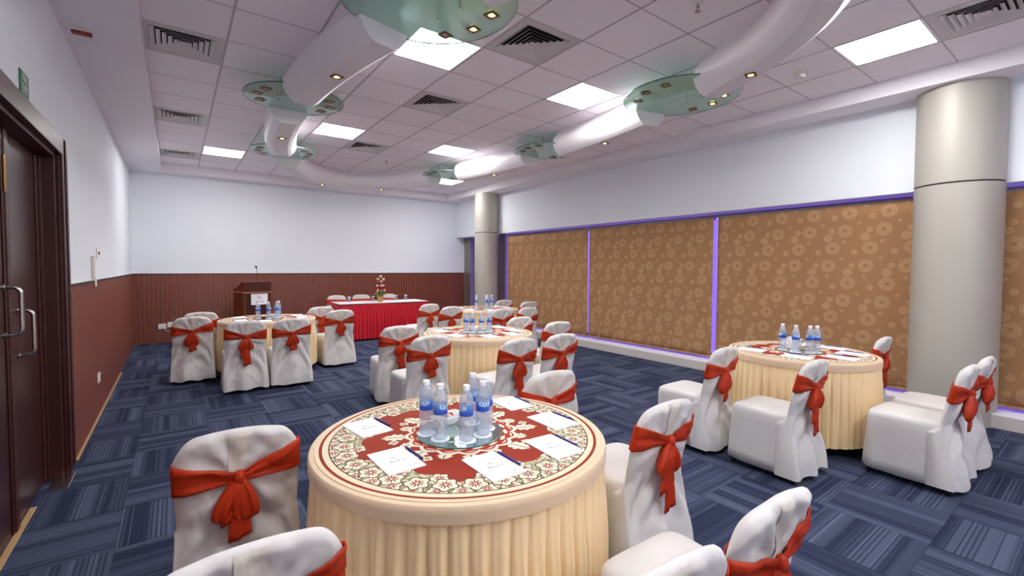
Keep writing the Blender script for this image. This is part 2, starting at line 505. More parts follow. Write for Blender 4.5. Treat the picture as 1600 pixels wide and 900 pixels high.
# ceiling: soffit drops round the tile field
CX0, CX1, CY1 = -.18, 5.80, 10.68
cl = struct('ceiling', MB().box(XL-.2, XR+.45, YF, YB+.1, ZC+.035, ZC+.2), 'soffit_paint', 'suspended ceiling of square white mineral tiles')
struct('trim_1', MB().box(XL, CX0, YF, YB, ZS, ZC+.035), 'soffit_paint', 'dropped plaster soffit along the left wall')
struct('trim_2', MB().box(CX0, CX1, CY1, YB, ZS, ZC+.035), 'soffit_paint', 'dropped plaster soffit along the back wall')
struct('trim_3', MB().box(CX1, XR, YF, YB, ZS, ZC+.035), 'soffit_paint', 'dropped plaster soffit above the windows')
LIGHTS = {(3, -1): 'square ceiling light partly behind the largest green glass disc', (6, -1): 'square ceiling light beside the right glass disc row, centre of ceiling',
          (3, 4): 'square ceiling light behind the left glass discs', (6, 4): 'square ceiling light near the small far vent on its right',
          (1, 8): 'ceiling light farthest left, beside the far left vent', (8, 8): 'ceiling light seen through the farthest right glass disc',
          (8, -5): 'large ceiling light at right in front of the near column', (1, -6): 'added unseen ceiling light behind the viewer at left', (3, -9): 'added unseen ceiling light behind the viewer at rear left', (6, -9): 'added unseen ceiling light behind the viewer at rear right'}  # three behind the viewer are unseen, added to light that end
VENTS = {(0, 1): 'large square ceiling air vent at upper left', (0, 5): 'middle air vent of the left ceiling column', (0, 9): 'farthest left ceiling air vent near back wall',
         (4, 1): 'square air vent in the middle of the ceiling', (4, -2): 'large square air vent right of the biggest glass disc', (4, 5): 'small far air vent between two ceiling lights', (8, -6): 'square air vent at upper right by the column'}
ct = MB().box(-.297, .297, -.297, .297, 0, .02).mesh('ceiling_tile'); ct.materials.append(MATS['ceiling_tile'])
tail_rest = MB()
for i in range(0, 10):
    for j in range(-10, 12):
        if (i, j) in LIGHTS or (i, j) in VENTS: continue
        x0, x1 = max(GX+GT*i, CX0), min(GX+GT*(i+1), CX1); y0, y1 = GY+GT*j, min(GY+GT*(j+1), CY1)
        if i == 9: x1 = CX1
        if y1-y0 < .03 or x1-x0 < .03: continue
        xm, ym = GX+GT*(i+.5), GY+GT*(j+.5)
        if j < -7: tail_rest.box(x0+.003, x1-.003, y0+.003, y1-.003, ZC, ZC+.02); continue
        if x1-x0 > .59 and y1-y0 > .59 and i != 9: put('ceiling_tile', ct, None, cl, (xm, ym, ZC))
        else: put('ceiling_tile', MB().box(x0-xm+.003, x1-xm-.003, y0-ym+.003, y1-ym-.003, 0, .02), 'ceiling_tile', cl, (xm, ym, ZC))
o = put('ceiling_tile_field', tail_rest, 'ceiling_tile', cl); o['kind'] = 'stuff'
for i in range(1, 10):
    x = GX+GT*i; put('grid_bar', MB().box(x-.009, x+.009, YF, CY1, ZC-.002, ZC+.03), 'grid_bar', cl)
for j in range(-10, 12):
    y = GY+GT*j; put('grid_bar', MB().box(CX0, CX1, y-.006, y+.006, ZC-.001, ZC+.03), 'grid_bar', cl)

# ceiling lights and vents
lf = MB()
for a, b in ((-.297, -.277), (.277, .297)): lf.box(a, b, -.297, .297, -.002, .02).box(-.277, .277, a, b, -.002, .02)
lfm = lf.mesh('frame'); lfm.materials.append(MATS['light_frame'])
ldm = MB().box(-.277, .277, -.277, .277, .004, .02).mesh('diffuser'); ldm.materials.append(MATS['light_panel'])
for (i, j), lab in LIGHTS.items():
    t = thing('ceiling_light', lab, 'ceiling light', (GX+GT*(i+.5), GY+GT*(j+.5), ZC), 0, 'square ceiling lights')
    put('frame', lfm, None, t); put('diffuser', ldm, None, t)
def ring_mesh(a, b, z0, z1):
    """square louvre ring: outer half a at z0, inner half b at z1"""
    vs = []
    for h, z in ((a, z0), (b, z1), (b-.004, z1), (a-.004, z0+.004)):
        vs += [(-h, -h, z), (h, -h, z), (h, h, z), (-h, h, z)]
    fs = [(k*4+i, k*4+(i+1) % 4, ((k+1) % 4)*4+(i+1) % 4, ((k+1) % 4)*4+i) for k in range(4) for i in range(4)]
    return MB().add(vs, fs)
plate = MB()
for a, b in ((-.297, -.225), (.225, .297)): plate.box(a, b, -.297, .297, 0, .02).box(-.225, .225, a, b, 0, .02)
plm = plate.mesh('plate'); plm.materials.append(MATS['vent_grey'])
bkm = MB().box(-.225, .225, -.225, .225, .026, .032).mesh('duct'); bkm.materials.append(MATS['vent_dark'])
rgs = []
for k in range(5):
    a = .222-.040*k; me = ring_mesh(a, a-.027, -.004, .016).mesh('louvre'); me.materials.append(MATS['vent_blade']); rgs.append(me)
crm = MB().box(-.026, .026, -.026, .026, -.004, .006).mesh('core'); crm.materials.append(MATS['vent_blade'])
for (i, j), lab in VENTS.items():
    t = thing('air_vent', lab, 'air vent', (GX+GT*(i+.5), GY+GT*(j+.5), ZC), 0, 'square ceiling air vents')
    put('plate', plm, None, t); put('duct', bkm, None, t); put('core', crm, None, t)
    for me in rgs: put('louvre', me, None, t)
# smoke detector, sprinklers
sd = thing('smoke_detector', 'round white smoke detector on ceiling tile near the column', 'smoke detector', (4.93, 1.95, ZC))
put('base', MB().lathe([(.055, 0), (.055, -.018), (.048, -.022)], 24), 'ivory_plastic', sd, smooth=False)
put('sensor', MB().lathe([(.038, -.022), (.040, -.040), (.030, -.048)], 24), 'white_plastic', sd)
for lab, x, y in (('chrome sprinkler head in the ceiling tiles at top centre', 3.06, 1.90), ('small sprinkler head in far ceiling tiles above the stage', 3.07, 7.95)):
    s_ = thing('sprinkler', lab, 'sprinkler', (x, y, ZC), 0, 'ceiling sprinklers')
    put('rosette', MB().lathe([(.04, 0), (.036, -.006)], 20), 'white_plastic', s_)
    put('head', MB().lathe([(.012, -.006), (.012, -.03), (.006, -.034), (.006, -.052), (.02, -.054), (.02, -.058)], 14), 'steel', s_)

# ------------------------------------------------------------------ curved bulkhead ring and glass discs
EC, ERX, ERY = (2.75, 5.2), 1.72, 4.2
def ell(t): return Vector((EC[0]+ERX*math.cos(t), EC[1]+ERY*math.sin(t), 0))
def ell_d(t): return Vector((-ERX*math.sin(t), ERY*math.cos(t), 0))
DT = math.radians(35.7)
DISCS = [(-DT, .56), (0., .48), (DT, .46), (PI-DT, .47), (PI, .47), (PI+DT, .58)]
ZG = 3.20
SECT = [(-.12, .0), (-.12, -.035), (-.165, -.075), (-.192, -.13), (-.195, -.185), (-.172, -.245), (-.13, -.295), (-.085, -.325),
        (.085, -.325), (.13, -.295), (.172, -.245), (.195, -.185), (.192, -.13), (.165, -.075), (.12, -.035), (.12, 0)]
spot_b = MB()
for a, b in ((-.04, -.022), (.022, .04)): spot_b.box(a, b, -.04, .04, -.008, .0).box(-.022, .022, a, b, -.008, .0)
spot_bm = spot_b.mesh('bezel'); spot_bm.materials.append(MATS['spot_bezel'])
spot_l = MB().lathe([(.021, -.006), (.021, .0)], 14)
spot_on = spot_l.mesh('bulb'); spot_on.materials.append(MATS['spot_warm'])
spot_off = spot_l.mesh('bulb'); spot_off.materials.append(MATS['spot_off'])
def spot(parent, loc, on):
    b = put('spot_light', spot_bm, None, parent, loc, .3); put('bulb', spot_on if on else spot_off, None, b)
SEGLAB = ['curved white ceiling bulkhead between the two nearest right glass discs', 'curved white ceiling bulkhead between the two farthest right glass discs',
          'long curved white bulkhead along the far end of ceiling', 'curved white bulkhead between the two farthest left glass discs',
          'thick curved white bulkhead between the biggest and second left disc', 'sweeping white bulkhead at the upper right corner of ceiling']
SPOTS = [[.5], [.5], [.27, .66], [.62], [.52], [.90, .5]]
for k in range(6):
    t0, r0 = DISCS[k]; t1, r1 = DISCS[(k+1) % 6]
    if k == 5: t1 += 2*PI
    t0 += (r0*.80)/ell_d(t0).length; t1 -= (r1*.80)/ell_d(t1).length
    n = 36 if k in (2, 5) else 16
    org = ell((t0+t1)/2); rings = []
    for q in range(n+1):
        t = t0+(t1-t0)*q/n; p = ell(t)-org; d = ell_d(t).normalized(); nn = Vector((d.y, -d.x, 0))
        rings.append([p+nn*u+Vector((0, 0, v)) for u, v in SECT])
    sg = tag(put('ceiling_bulkhead', MB().loft(rings), 'bulkhead_paint', None, (org.x, org.y, ZC), smooth=False), SEGLAB[k], 'bulkhead', 'curved bulkheads of the ceiling ring')
    me = sg.data; fl_ = [abs(p.normal.z) < .999 and len(p.vertices) == 4 for p in me.polygons]; me.polygons.foreach_set('use_smooth', fl_)
    es = sg.modifiers.new('split', 'EDGE_SPLIT'); es.split_angle = math.radians(32)
    for w in SPOTS[k]:
        p = ell(t0+(t1-t0)*w)-org; spot(sg, (p.x, p.y, -.325), True)
DLAB = ['large green glass disc with small lamps nearest the right column', 'green glass disc midway along the right ceiling ring', 'farthest right green glass disc above the far column',
        'farthest left green glass disc by the back wall', 'second left green glass disc with square lamps', 'biggest green glass disc at top edge of photo']
for k, (t, r) in enumerate(DISCS):
    p = ell(t); d = thing('glass_disc', DLAB[k], 'glass disc', (p.x, p.y, ZG), 0, 'green glass discs of the ceiling ring')
    th0 = math.atan2(ell_d(t).y, ell_d(t).x)
    put('pane', MB().lathe([(r, 0), (r, .010)], 64), 'disc_glass', d)
    rm = MB(); rm.loft([[(q*math.cos(2*PI*i/64), q*math.sin(2*PI*i/64), z) for q, z in ((r, .0), (r+.002, 0.), (r+.002, .010), (r, .010))] for i in range(64)]+[[(q*math.cos(0), 0, z) for q, z in ((r, .0), (r+.002, 0.), (r+.002, .010), (r, .010))]], True, False)
    put('rim', rm, 'glass_edge', d)
    for s in (-1, 1):
        for a in (-.55, 0., .55):
            an = th0+s*PI/2+a; spot(d, (.74*r*math.cos(an), .74*r*math.sin(an), -.001), k in (0, 5) and s == (1 if k == 5 else -1) and a <= 0)
        for a in (-.25, .25):
            an = th0+s*PI/2+a*2.2; x, y = .36*r*math.cos(an), .36*r*math.sin(an)
            put('stud', MB().lathe([(.010, -.006), (.010, .0), (.005, .011), (.005, ZC-ZG)], 10, (x, y, 0)), 'steel', d)

# ------------------------------------------------------------------ columns
def column(name, x, y, r, label, foot_z=0.):
    c = bpy.data.objects.new(name, None); COL.objects.link(c); c.location = (x, y, 0); c['kind'] = 'structure'; c['label'] = label
    put('lower_shell', MB().lathe([(r, 0), (r, 2.285)], 64, cap=False), 'column_metal', c, smooth=True)
    put('upper_shell', MB().lathe([(r, 2.30), (r, ZS)], 64, cap=False), 'column_metal', c, smooth=True)
    put('joint', MB().lathe([(r-.006, 2.285), (r-.006, 2.30)], 64), 'joint_dark', c)
    return c
column('column', 6.20, 1.015, .327, 'thick round grey metal column at right in front of the blinds')
column('column', 5.97, 9.11, .277, 'round grey metal column in the far right corner')

# ------------------------------------------------------------------ windows, sill, blinds
WX = 6.62
posts = [-1.45, 1.04, 3.56, 6.07, 8.72, 10.6]
sill = struct('window_sill', MB().box(6.10, WX+.1, YF, 10.62, 0, .10), 'sill_paint', 'low pale sill ledge running under the blinds')
y = YF
panels = [-2.2, -.9, .35, 2.3, 4.78, 7.2, 9.3, 10.6]
for a, b in zip(panels, panels[1:]):
    put('sill_panel', MB().box(6.085, 6.10, a+.004, b-.004, .004, .125), 'sill_paint', sill)
    put('sill_cap', MB().box(6.085, WX, a+.002, b-.002, .125, .135), 'white_trim', sill)
for k in range(len(posts)-1):
    a, b = posts[k], posts[k+1]
    w = bpy.data.objects.new('window_%d' % (k+1), None); COL.objects.link(w); w['kind'] = 'structure'; w.location = (WX, (a+b)/2, 0)
    w['label'] = 'tall window bay behind the brown blinds'
    h = (b-a)/2
    fr = MB().box(-.03, .03, -h, -h+.04, .135, ZL).box(-.03, .03, h-.04, h, .135, ZL).box(-.03, .03, -h+.04, h-.04, .135, .175).box(-.03, .03, -h+.04, h-.04, ZL-.03, ZL)
    put('window_frame', fr, 'frame_metal', w); put('pane', MB().box(-.004, .004, -h+.04, h-.04, .175, ZL-.03), 'window_glass', w)
struct('trim_4', MB().box(6.31, 6.37, 8.82, 9.06, .135, ZL), 'frame_metal', 'grey metal post beside the far column')

def blind(y0, y1, label, x=6.30, z0=.175, z1=2.205, seed=0, chain=True):
    t = thing('roller_blind', label, 'blind', (x, 0, 0), 0, 'brown roller blinds with circle pattern')
    mb = MB(); ny, nzz = 40, 14; vs = []
    for q in range(nzz+1):
        z = z0+.02+(z1-z0-.02)*q/nzz
        for p in range(ny+1):
            yy = y0+(y1-y0)*p/ny
            sag = 1-q/nzz
            d = .010*sag*nz(yy*2.2+seed*7, z*.5, seed)+.007*sag*math.sin(yy*9+seed+2.0*nz(yy, z, 2))*max(0, nz(yy*.8, seed*3.1, 4)+.1)
            vs.append((d, yy, z))
    n = ny+1; fs = [(q*n+p, q*n+p+1, (q+1)*n+p+1, (q+1)*n+p) for q in range(nzz) for p in range(ny)]
    mb.add(vs, fs); put('fabric', mb, 'blind_fabric', t, smooth=True, solid=.002)
    put('bottom_bar', MB().box(-.010, .010, y0, y1, z0, z0+.022), 'blind_fabric', t)
    put('roller', MB().tube([(.035, y0, z1+.0), (.035, y1, z1+.0)], .028, 12), 'frame_metal', t)
    if chain: put('chain', MB().tube([(-.012, y1-.0, z1-.02), (-.012, y1+.006, 1.6), (-.012, y1+.0, 1.05), (-.012, y1-.006, 1.6)], .003, 6), 'white_plastic', t)
    return t
blind(6.10, 8.70, 'brown circle-patterned blind nearest the far column', seed=1, chain=False)
blind(3.595, 6.055, 'brown circle-patterned blind in the middle of the row', seed=2)
blind(1.30, 3.525, 'wide brown blind beside the near round column', seed=3)
blind(-1.40, .92, 'brown blind to the right of the near column', seed=4, chain=False)
blind(9.25, 10.38, 'narrow brown blind half hidden behind the far column', x=6.5, seed=5, chain=False)

# ------------------------------------------------------------------ door
door = bpy.data.objects.new('door_1', None); COL.objects.link(door); door.location = (XL, (DY0+DY1)/2, 0)
door['kind'] = 'structure'; door['label'] = 'dark brown double door with steel pull handles in left wall'
dm = (DY0+DY1)/2
def dput(name, mb, mat, parent=door, smooth=False, bevel=.004):
    for k, v in enumerate(mb.v): mb.v[k] = (v[0]-XL, v[1]-dm, v[2])
    return put(name, mb, mat, parent, smooth=smooth, bevel=bevel)
dput('architrave', MB().box(XL, XL+.022, DY1-.01, DY1+.21, 0, DZ+.125), 'frame_wood')
dput('architrave_bead', MB().box(XL+.022, XL+.030, DY1+.15, DY1+.205, 0, DZ+.12), 'frame_wood')
dput('architrave_bead', MB().box(XL+.022, XL+.034, DY1-.01, DY1+.03, 0, DZ), 'frame_wood')
dput('architrave', MB().box(XL, XL+.022, DY0-.21, DY0+.01, 0, DZ+.125), 'frame_wood')
dput('lintel', MB().box(XL, XL+.034, DY0+.01, DY1-.01, DZ-.012, DZ+.105), 'frame_wood')
dput('head', MB().box(XL-.16, XL, DY0, DY1, DZ-.04, DZ-.001), 'frame_wood')
dput('jamb', MB().box(XL-.16, XL, DY1-.06, DY1-.001, 0, DZ-.04), 'frame_wood')
dput('jamb', MB().box(XL-.16, XL, DY0+.001, DY0+.06, 0, DZ-.04), 'frame_wood')
dput('door_stop', MB().box(XL-.10, XL-.062, DY1-.085, DY1-.06, 0, DZ-.04), 'frame_wood')
for a, b in ((DY0+.062, 3.585), (3.60, DY1-.088)):
    lfo = dput('leaf', MB().box(XL-.125, XL-.085, a, b, .012, DZ-.045), 'door_wood')
    dput('stile', MB().box(XL-.085, XL-.077, a+.004, a+.05, .012, DZ-.05), 'frame_wood', lfo)
    dput('stile', MB().box(XL-.085, XL-.077, b-.05, b-.004, .012, DZ-.05), 'frame_wood', lfo)
dput('meeting_strip', MB().box(XL-.085, XL-.070, 3.560, 3.625, .012, DZ-.05), 'frame_wood')
def pull(y, z0, z1):
    x0, x1 = XL-.085, XL-.015
    pts = [(x0, y, z1), (x0+.030, y, z1)]
    for k in range(6): a = PI/2*k/5; pts.append((x1-.035+.035*math.sin(a), y, z1-.035+.035*math.cos(a)))
    for k in range(6): a = PI/2*k/5; pts.append((x1-.035+.035*math.cos(a), y, z0+.035-.035*math.sin(a)))
    pts += [(x0+.030, y, z0), (x0, y, z0)]
    h = dput('pull_handle', MB().tube(pts, .0105, 12), 'steel', smooth=True, bevel=0)
    for z in (z0, z1):
        dput('rose', MB().tube([(x0, y, z), (x0+.010, y, z)], .017, 14), 'steel', h, bevel=0)
pull(3.50, 1.10, 1.355); pull(3.745, .955, 1.215)
dput('bolt_plate', MB().box(XL-.077, XL-.066, 3.545, 3.575, 1.86, 2.06), 'brass')
dput('floor_spring', MB().box(XL-.05, XL+.055, 4.12, 4.40, .0, .006), 'steel')
dput('threshold', MB().box(XL-.085, XL-.052, DY0+.06, 3.9, .0, .006), 'glue_strip')

# things on the left wall
fs_ = thing('exit_sign', 'small green FIRE EXIT sign above the dark door', 'sign', (XL+.004, 3.605, 2.455))
put('board', MB().box(-.004, .002, -.088, .088, -.062, .062), 'sign_green', fs_)
for tx, z in (('FIRE', .027), ('EXIT', -.027)):
    o = put('lettering', text_mesh(tx, .060), 'sign_white', fs_, (.0035, 0, z)); o.rotation_euler = (PI/2, 0, PI/2)
al = thing('alarm_beacon', 'dark red fire alarm box on the left soffit', 'alarm', (-.53, 4.68, ZS))
put('base', MB().box(-.06, .06, -.025, .025, -.012, 0), 'white_plastic', al); put('body', MB().box(-.058, .058, -.022, .022, -.034, -.012), 'alarm_red', al, bevel=.004)
ck = thing('cable_trunking', 'vertical cream cable trunking above left wainscot', 'trunking', (XL, 5.93, 1.33))
put('duct', MB().box(0, .018, -.055, .055, .02, .235), 'ivory_plastic', ck, bevel=.003); put('outlet', MB().box(.018, .03, -.02, .045, -.06, .03), 'white_plastic', ck, bevel=.003)
cp = thing('call_point', 'small pinkish call point beside the cable trunking', 'switch', (XL, 6.30, 1.60))
put('plate', MB().box(0, .014, -.035, .035, -.05, .05), 'white_plastic', cp, bevel=.004); put('button', MB().lathe([(.018, 0), (.016, .010)], 14), 'alarm_red', cp, (.014, 0, 0)).rotation_euler = (0, PI/2, 0)
so = thing('wall_socket', 'white power socket low on the left wainscot', 'socket', (XL+.016, 6.02, .365))
put('plate', MB().box(0, .010, -.07, .07, -.045, .045), 'white_plastic', so, bevel=.003)
put('switch', MB().box(.010, .016, -.05, -.02, -.015, .015), 'ivory_plastic', so)
put('pin_hole', MB().box(.0095, .0110, .01, .05, -.004, .004), 'black_plastic', so)
# back wall sockets
s1 = thing('socket_strip', 'long white power socket strip on back wainscot', 'socket', (.02, YB-.016, .345))
put('plate', MB().box(-.165, .165, -.012, 0, -.05, .05), 'white_plastic', s1, bevel=.003)
put('plug', MB().lathe([(.028, 0), (.022, .03)], 14), 'black_plastic', s1, (.04, -.012, 0)).rotation_euler = (PI/2, 0, 0)
for x in (-.06, -.03): put('switch', MB().box(x-.008, x+.008, -.016, -.012, -.015, .015), 'black_plastic', s1)
s2 = thing('cable_outlet', 'square white outlet with loose cable on back wainscot', 'socket', (-.225, YB-.016, .32))
put('plate', MB().box(-.06, .06, -.010, 0, -.05, .05), 'white_plastic', s2, bevel=.003)
put('cable', MB().tube([(-.01, -.012, .005), (.02, -.03, -.01), (.05, -.035, -.07), (.09, -.03, -.11), (.12, -.025, -.12)], .004, 6), 'white_plastic', s2, smooth=True)

# ------------------------------------------------------------------ chairs
ZT, ZSEAT, HEM = .845, .455, .045
def make_chair(seed, slant=0., tail_len=.20, droop=.14, twist=0.):
    rnd = random.Random(seed)
    root = thing('banquet_chair', 'x', 'chair')
    def halfw(z):
        if z < ZSEAT: return .216+.018*sm((ZSEAT-z)/.40)
        return .208+.006*math.sin((z-ZSEAT)/.4*PI)
    def yc(z):
        if z < ZSEAT: return -.175-.070*sm((ZSEAT-z)/.42)
        return -.175-.090*((z-ZSEAT)/(ZT-ZSEAT))**1.1
    def ztop(s):
        a = abs(s); return ZT-.030*a*a-.075*max(0., (a-.62)/.38)**2.6
    def rear(s, z):
        """rear surface point of the draped back"""
        x = s*halfw(z); top = ztop(s)
        edge = 1-abs(s)**7; crown = 1-max(0., 1-(top-z)/.030)**2*.85
        th = .030*max(.12, edge)*max(.1, crown)
        y = yc(z)-th
        f = sm((ZSEAT+.02-z)/.20)
        kx, kz = x, z-.645; ang = math.atan2(kz, kx); rr = math.hypot(kx, kz)
        w = .0075*math.sin(11*ang+seed+2.5*nz(x*6, z*6, seed))*math.exp(-((rr-.12)/.09)**2)
        w += .006*nz(x*14, z*9, seed+3)+.0045*(1-abs(nz(x*9+z*13*(1 if x > 0 else -1)*.6, z*7, seed+21))*3.2)*sm((z-.42)/.1)*.9+.005*nz(x*26+z*16, z*18-x*8, seed+5)
        sw = .028*math.sin((z-.30)*26+7*(x*2.2)**2*6+seed*2+2.2*nz(x*4, z*3, seed))*math.exp(-((z-.36)/.12)**2)
        fd = f*.020*(math.sin(x*26+seed*1.7+2*nz(x*3, z*2, seed+9)))
        return Vector((x, y-(w+sw*.55+fd)*max(.0, edge), z))
    def front(s, z):
        x = s*halfw(z); top = ztop(s)
        edge = 1-abs(s)**7; crown = 1-max(0., 1-(top-z)/.030)**2*.85
        y = yc(z)+.026*max(.12, edge)*max(.1, crown)+.003*nz(x*12, z*10, seed+2)
        f = sm((ZSEAT-.01-z)/.05); return Vector((x, y*(1-f)-.11*f, z))
    NS, NZ = 48, 64
    ss = [math.sin((-1+2*i/NS)*PI/2)*.35+(-1+2*i/NS)*.65 for i in range(NS+1)]
    hem = [HEM+.012*nz(s*2.5, seed, 1)+.006*math.sin(s*7+seed) for s in ss]
    rings = []
    for k in range(NZ+1):
        t = k/NZ; t = t*.72+.28*(1-(1-t)**2)
        ring = []
        for i, s in enumerate(ss): ring.append(rear(s, hem[i]+(ztop(s)-hem[i])*t))
        for i, s in reversed(list(enumerate(ss))): ring.append(front(s, hem[i]+(ztop(s)-hem[i])*t))
        rings.append(ring)
    mb = MB(); n = len(rings[0]); mb.loft(rings, True, False)
    top = len(rings)-1; m_ = NS+1
    mb.f += [(top*n+i, top*n+i+1, top*n+n-2-i, top*n+n-1-i) for i in range(NS)]
    bk = put('back_cover', mb, 'cover_white', root, smooth=True)
    # centre panel
    vs = []; fs = []
    cols = [-.17, -.085, 0, .085, .17]
    for k in range(19):
        for s in cols:
            z = .66+(ztop(s)-.008-.66)*k/18; p = rear(s, z); vs.append((p.x, p.y-.0030, z))
    fs = [(k*5+i, k*5+i+1, (k+1)*5+i+1, (k+1)*5+i) for k in range(18) for i in range(4)]
    put('centre_panel', MB().add(vs, fs), 'cover_panel', bk, smooth=True)
    # seat cover with skirt
    NP = 96; rr = []
    def perim(u, hw, y0, y1, e=7.):
        a = 2*PI*u; c, s = math.cos(a), math.sin(a)
        px = math.copysign(abs(c)**(2/e), c)*hw; py = math.copysign(abs(s)**(2/e), s)
        return px, (y0+y1)/2+py*(y1-y0)/2
    for z, hw, y0, y1 in ((HEM, .222, -.225, .262), (.12, .220, -.215, .258), (.20, .217, -.205, .254), (.28, .215, -.195, .250), (.36, .212, -.185, .247), (.42, .210, -.178, .244), (.445, .204, -.172, .238), (.456, .190, -.165, .224), (.462, .15, -.13, .18), (.466, .09, -.07, .11), (.468, .03, -.01, .04)):
        ring = []
        for i in range(NP):
            x, y_ = perim(i/NP, hw, y0, y1); f = sm((.44-z)/.34)
            k = 1+f*(.075*nz(x*13, y_*13, seed+z*1.2)+.012*math.sin(i*PI*2/NP*17+seed))
            zz = z+(.014*nz(x*7, y_*7, seed+11) if z == HEM else 0)
            if z > .44: zz += .004*nz(x*9, y_*9, seed+4)-.03*max(0., (-y_-.05))*0
            ring.append((x*k, .01+(y_-.01)*k, zz))
        rr.append(ring)
    put('seat_cover', MB().loft(rr, True, True), 'cover_white', root, smooth=True)
    # sash round the back
    loop = [('r', -1+2*i/30) for i in range(31)]+[('f', 1-2*i/16) for i in range(17)]
    rows = []; NV = 9
    for side, s in loop:
        a = abs(s)
        if side == 'r': hw = .017+.046*a**.9; zc = .655+.030*a+slant*s
        else: hw = .060; zc = .690+slant*s
        row = []
        for v in range(NV):
            q = -1+2*v/(NV-1); z = zc+q*hw*(1 if side == 'f' else 1)
            p = rear(s*.995, z) if side == 'r' else front(s*.995, z)
            ple = .0035*math.sin(q*8+seed+3*nz(s*2, q, seed))*(.4+a)+.012*(1-min(1, a*4))*(side == 'r')
            off = Vector((s*.004*(a > .9), -.007-ple if side == 'r' else .006, 0))
            row.append(p+off)
        rows.append(row)
    sash = put('sash', MB().loft([list(r) for r in rows]+[rows[0]], False, False), 'sash_rust', root, smooth=True, solid=.003)
    K = rear(0, .655)+Vector((0, -.024, 0))
    rings = []
    for k in range(9):
        t = -1+2*k/8; w = math.sqrt(max(.05, 1-t*t*.8)); rings.append([K+Vector((.021*w*math.cos(a)*(1+.12*math.sin(5*a)), .019*w*math.sin(a)*(1+.12*math.sin(4*a)), t*.026)) for a in [2*PI*i/16 for i in range(16)]])
    put('knot', MB().loft(rings), 'sash_rust', sash, smooth=True)
    def lobe(name, ang, L, w0, w1, th, ph, flat_end=False):
        rings = []; n = 14
        for k in range(n+1):
            t = k/n; z = -L*t*math.cos(ang); x = L*t*math.sin(ang)*(1-.35*t)
            if flat_end: w = w0+(w1-w0)*t; h = th*(1-.4*t)
            else: w = w0+(w1-w0)*math.sin(min(1., t*1.12)*PI*.62); w *= 1 if t < .85 else math.sqrt(max(.03, 1-((t-.85)/.15)**2)); h = th*math.sin(PI*(.12+.80*t))+.004
            P = K+Vector((x, 0, z)); b = rear(max(-.9, min(.9, P.x/.21)), P.z)
            yy = min(K.y+.004, b.y-h-.004)
            ring = []
            for i in range(32):
                a = 2*PI*i/32; fl_ = 1+.20*math.sin(4*a+ph)+.12*math.sin(7*a+ph*2+3*t)
                gro = .32*h*math.sin(8.5*math.cos(a)+ph+2.2*t)*(.35+t)+.004*nz(P.x*40, P.z*30, ph)
                ring.append(Vector((P.x+w*math.cos(a), yy+h*math.sin(a)*fl_+gro, P.z+.006*math.sin(3*a+ph)*t+(.012*math.cos(a) if flat_end and k == n else 0))))
            rings.append(ring)
        put(name, MB().loft(rings), 'sash_rust', sash, smooth=True)
    lobe('bow_loop', -.36+twist, droop*1.15, .014, .046, .022, seed)
    lobe('bow_loop', .34+twist, droop*1.05, .014, .048, .022, seed+2)
    lobe('tail', .06+twist*.5, tail_len, .018, .042, .010, seed+1, True)
    lobe('tail', -.14+twist, tail_len*.74, .016, .036, .009, seed+3, True)
    for sx in (-1, 1):
        put('leg', MB().tube([(sx*.19, .215, 0), (sx*.185, .20, .42)], .011, 8), 'leg_metal', root)
        put('leg', MB().tube([(sx*.19, -.215, 0), (sx*.185, -.16, .42)], .011, 8), 'leg_metal', root)
    return root
protos = [make_chair(1, .010, .20, .135, .05), make_chair(5, -.012, .33, .150, -.06), make_chair(9, .016, .24, .165, -.12), make_chair(14, .0, .28, .120, .1)]
used = [False]*4
CREST = -.26
TC = {'T1': (1.005, 1.725), 'T2': (2.745, 4.35), 'T3': (4.46, 1.71), 'T4': (1.04, 7.18), 'T5': (4.42, 6.82)}
def chair(px, py, az, var, label, group, tc=None):
    """px, py: plan position of the crown of the back; az: heading in degrees clockwise from +Y"""
    p = protos[var]
    if used[var]: p = copy_tree(p)
    used[var] = True
    a = -math.radians(az)
    off = Matrix.Rotation(a, 2) @ Vector((0, CREST))
    ox, oy = px-off.x, py-off.y
    lim = (.575 if tc and tc[0] == 4.46 else .622 if tc and tc[0] == 1.005 else .61)+.022
    if tc:                                                  # keep the seat clear of the table skirt
        for _ in range(6):
            lx, ly = Matrix.Rotation(-a, 2) @ Vector((tc[0]-ox, tc[1]-oy))
            qx, qy = max(-.235, min(.235, lx)), max(-.275, min(.268, ly)); d = math.hypot(lx-qx, ly-qy)
            if d >= lim: break
            dr = Matrix.Rotation(a, 2) @ Vector(((qx-lx), (qy-ly))).normalized(); ox += dr.x*(lim+.001-d); oy += dr.y*(lim+.001-d)
    p.location = (ox, oy, 0); p.rotation_euler = (0, 0, a)
    p['label'] = label; p['group'] = group
W_ = 'white covered chair with rust sash, '
G = {'T1': 'chairs at the front table', 'T2': 'chairs at the middle table', 'T3': 'chairs at the right table by the column', 'T4': 'chairs at the back left table', 'T5': 'chairs at the far right table', 'R': 'chairs behind the red head table'}
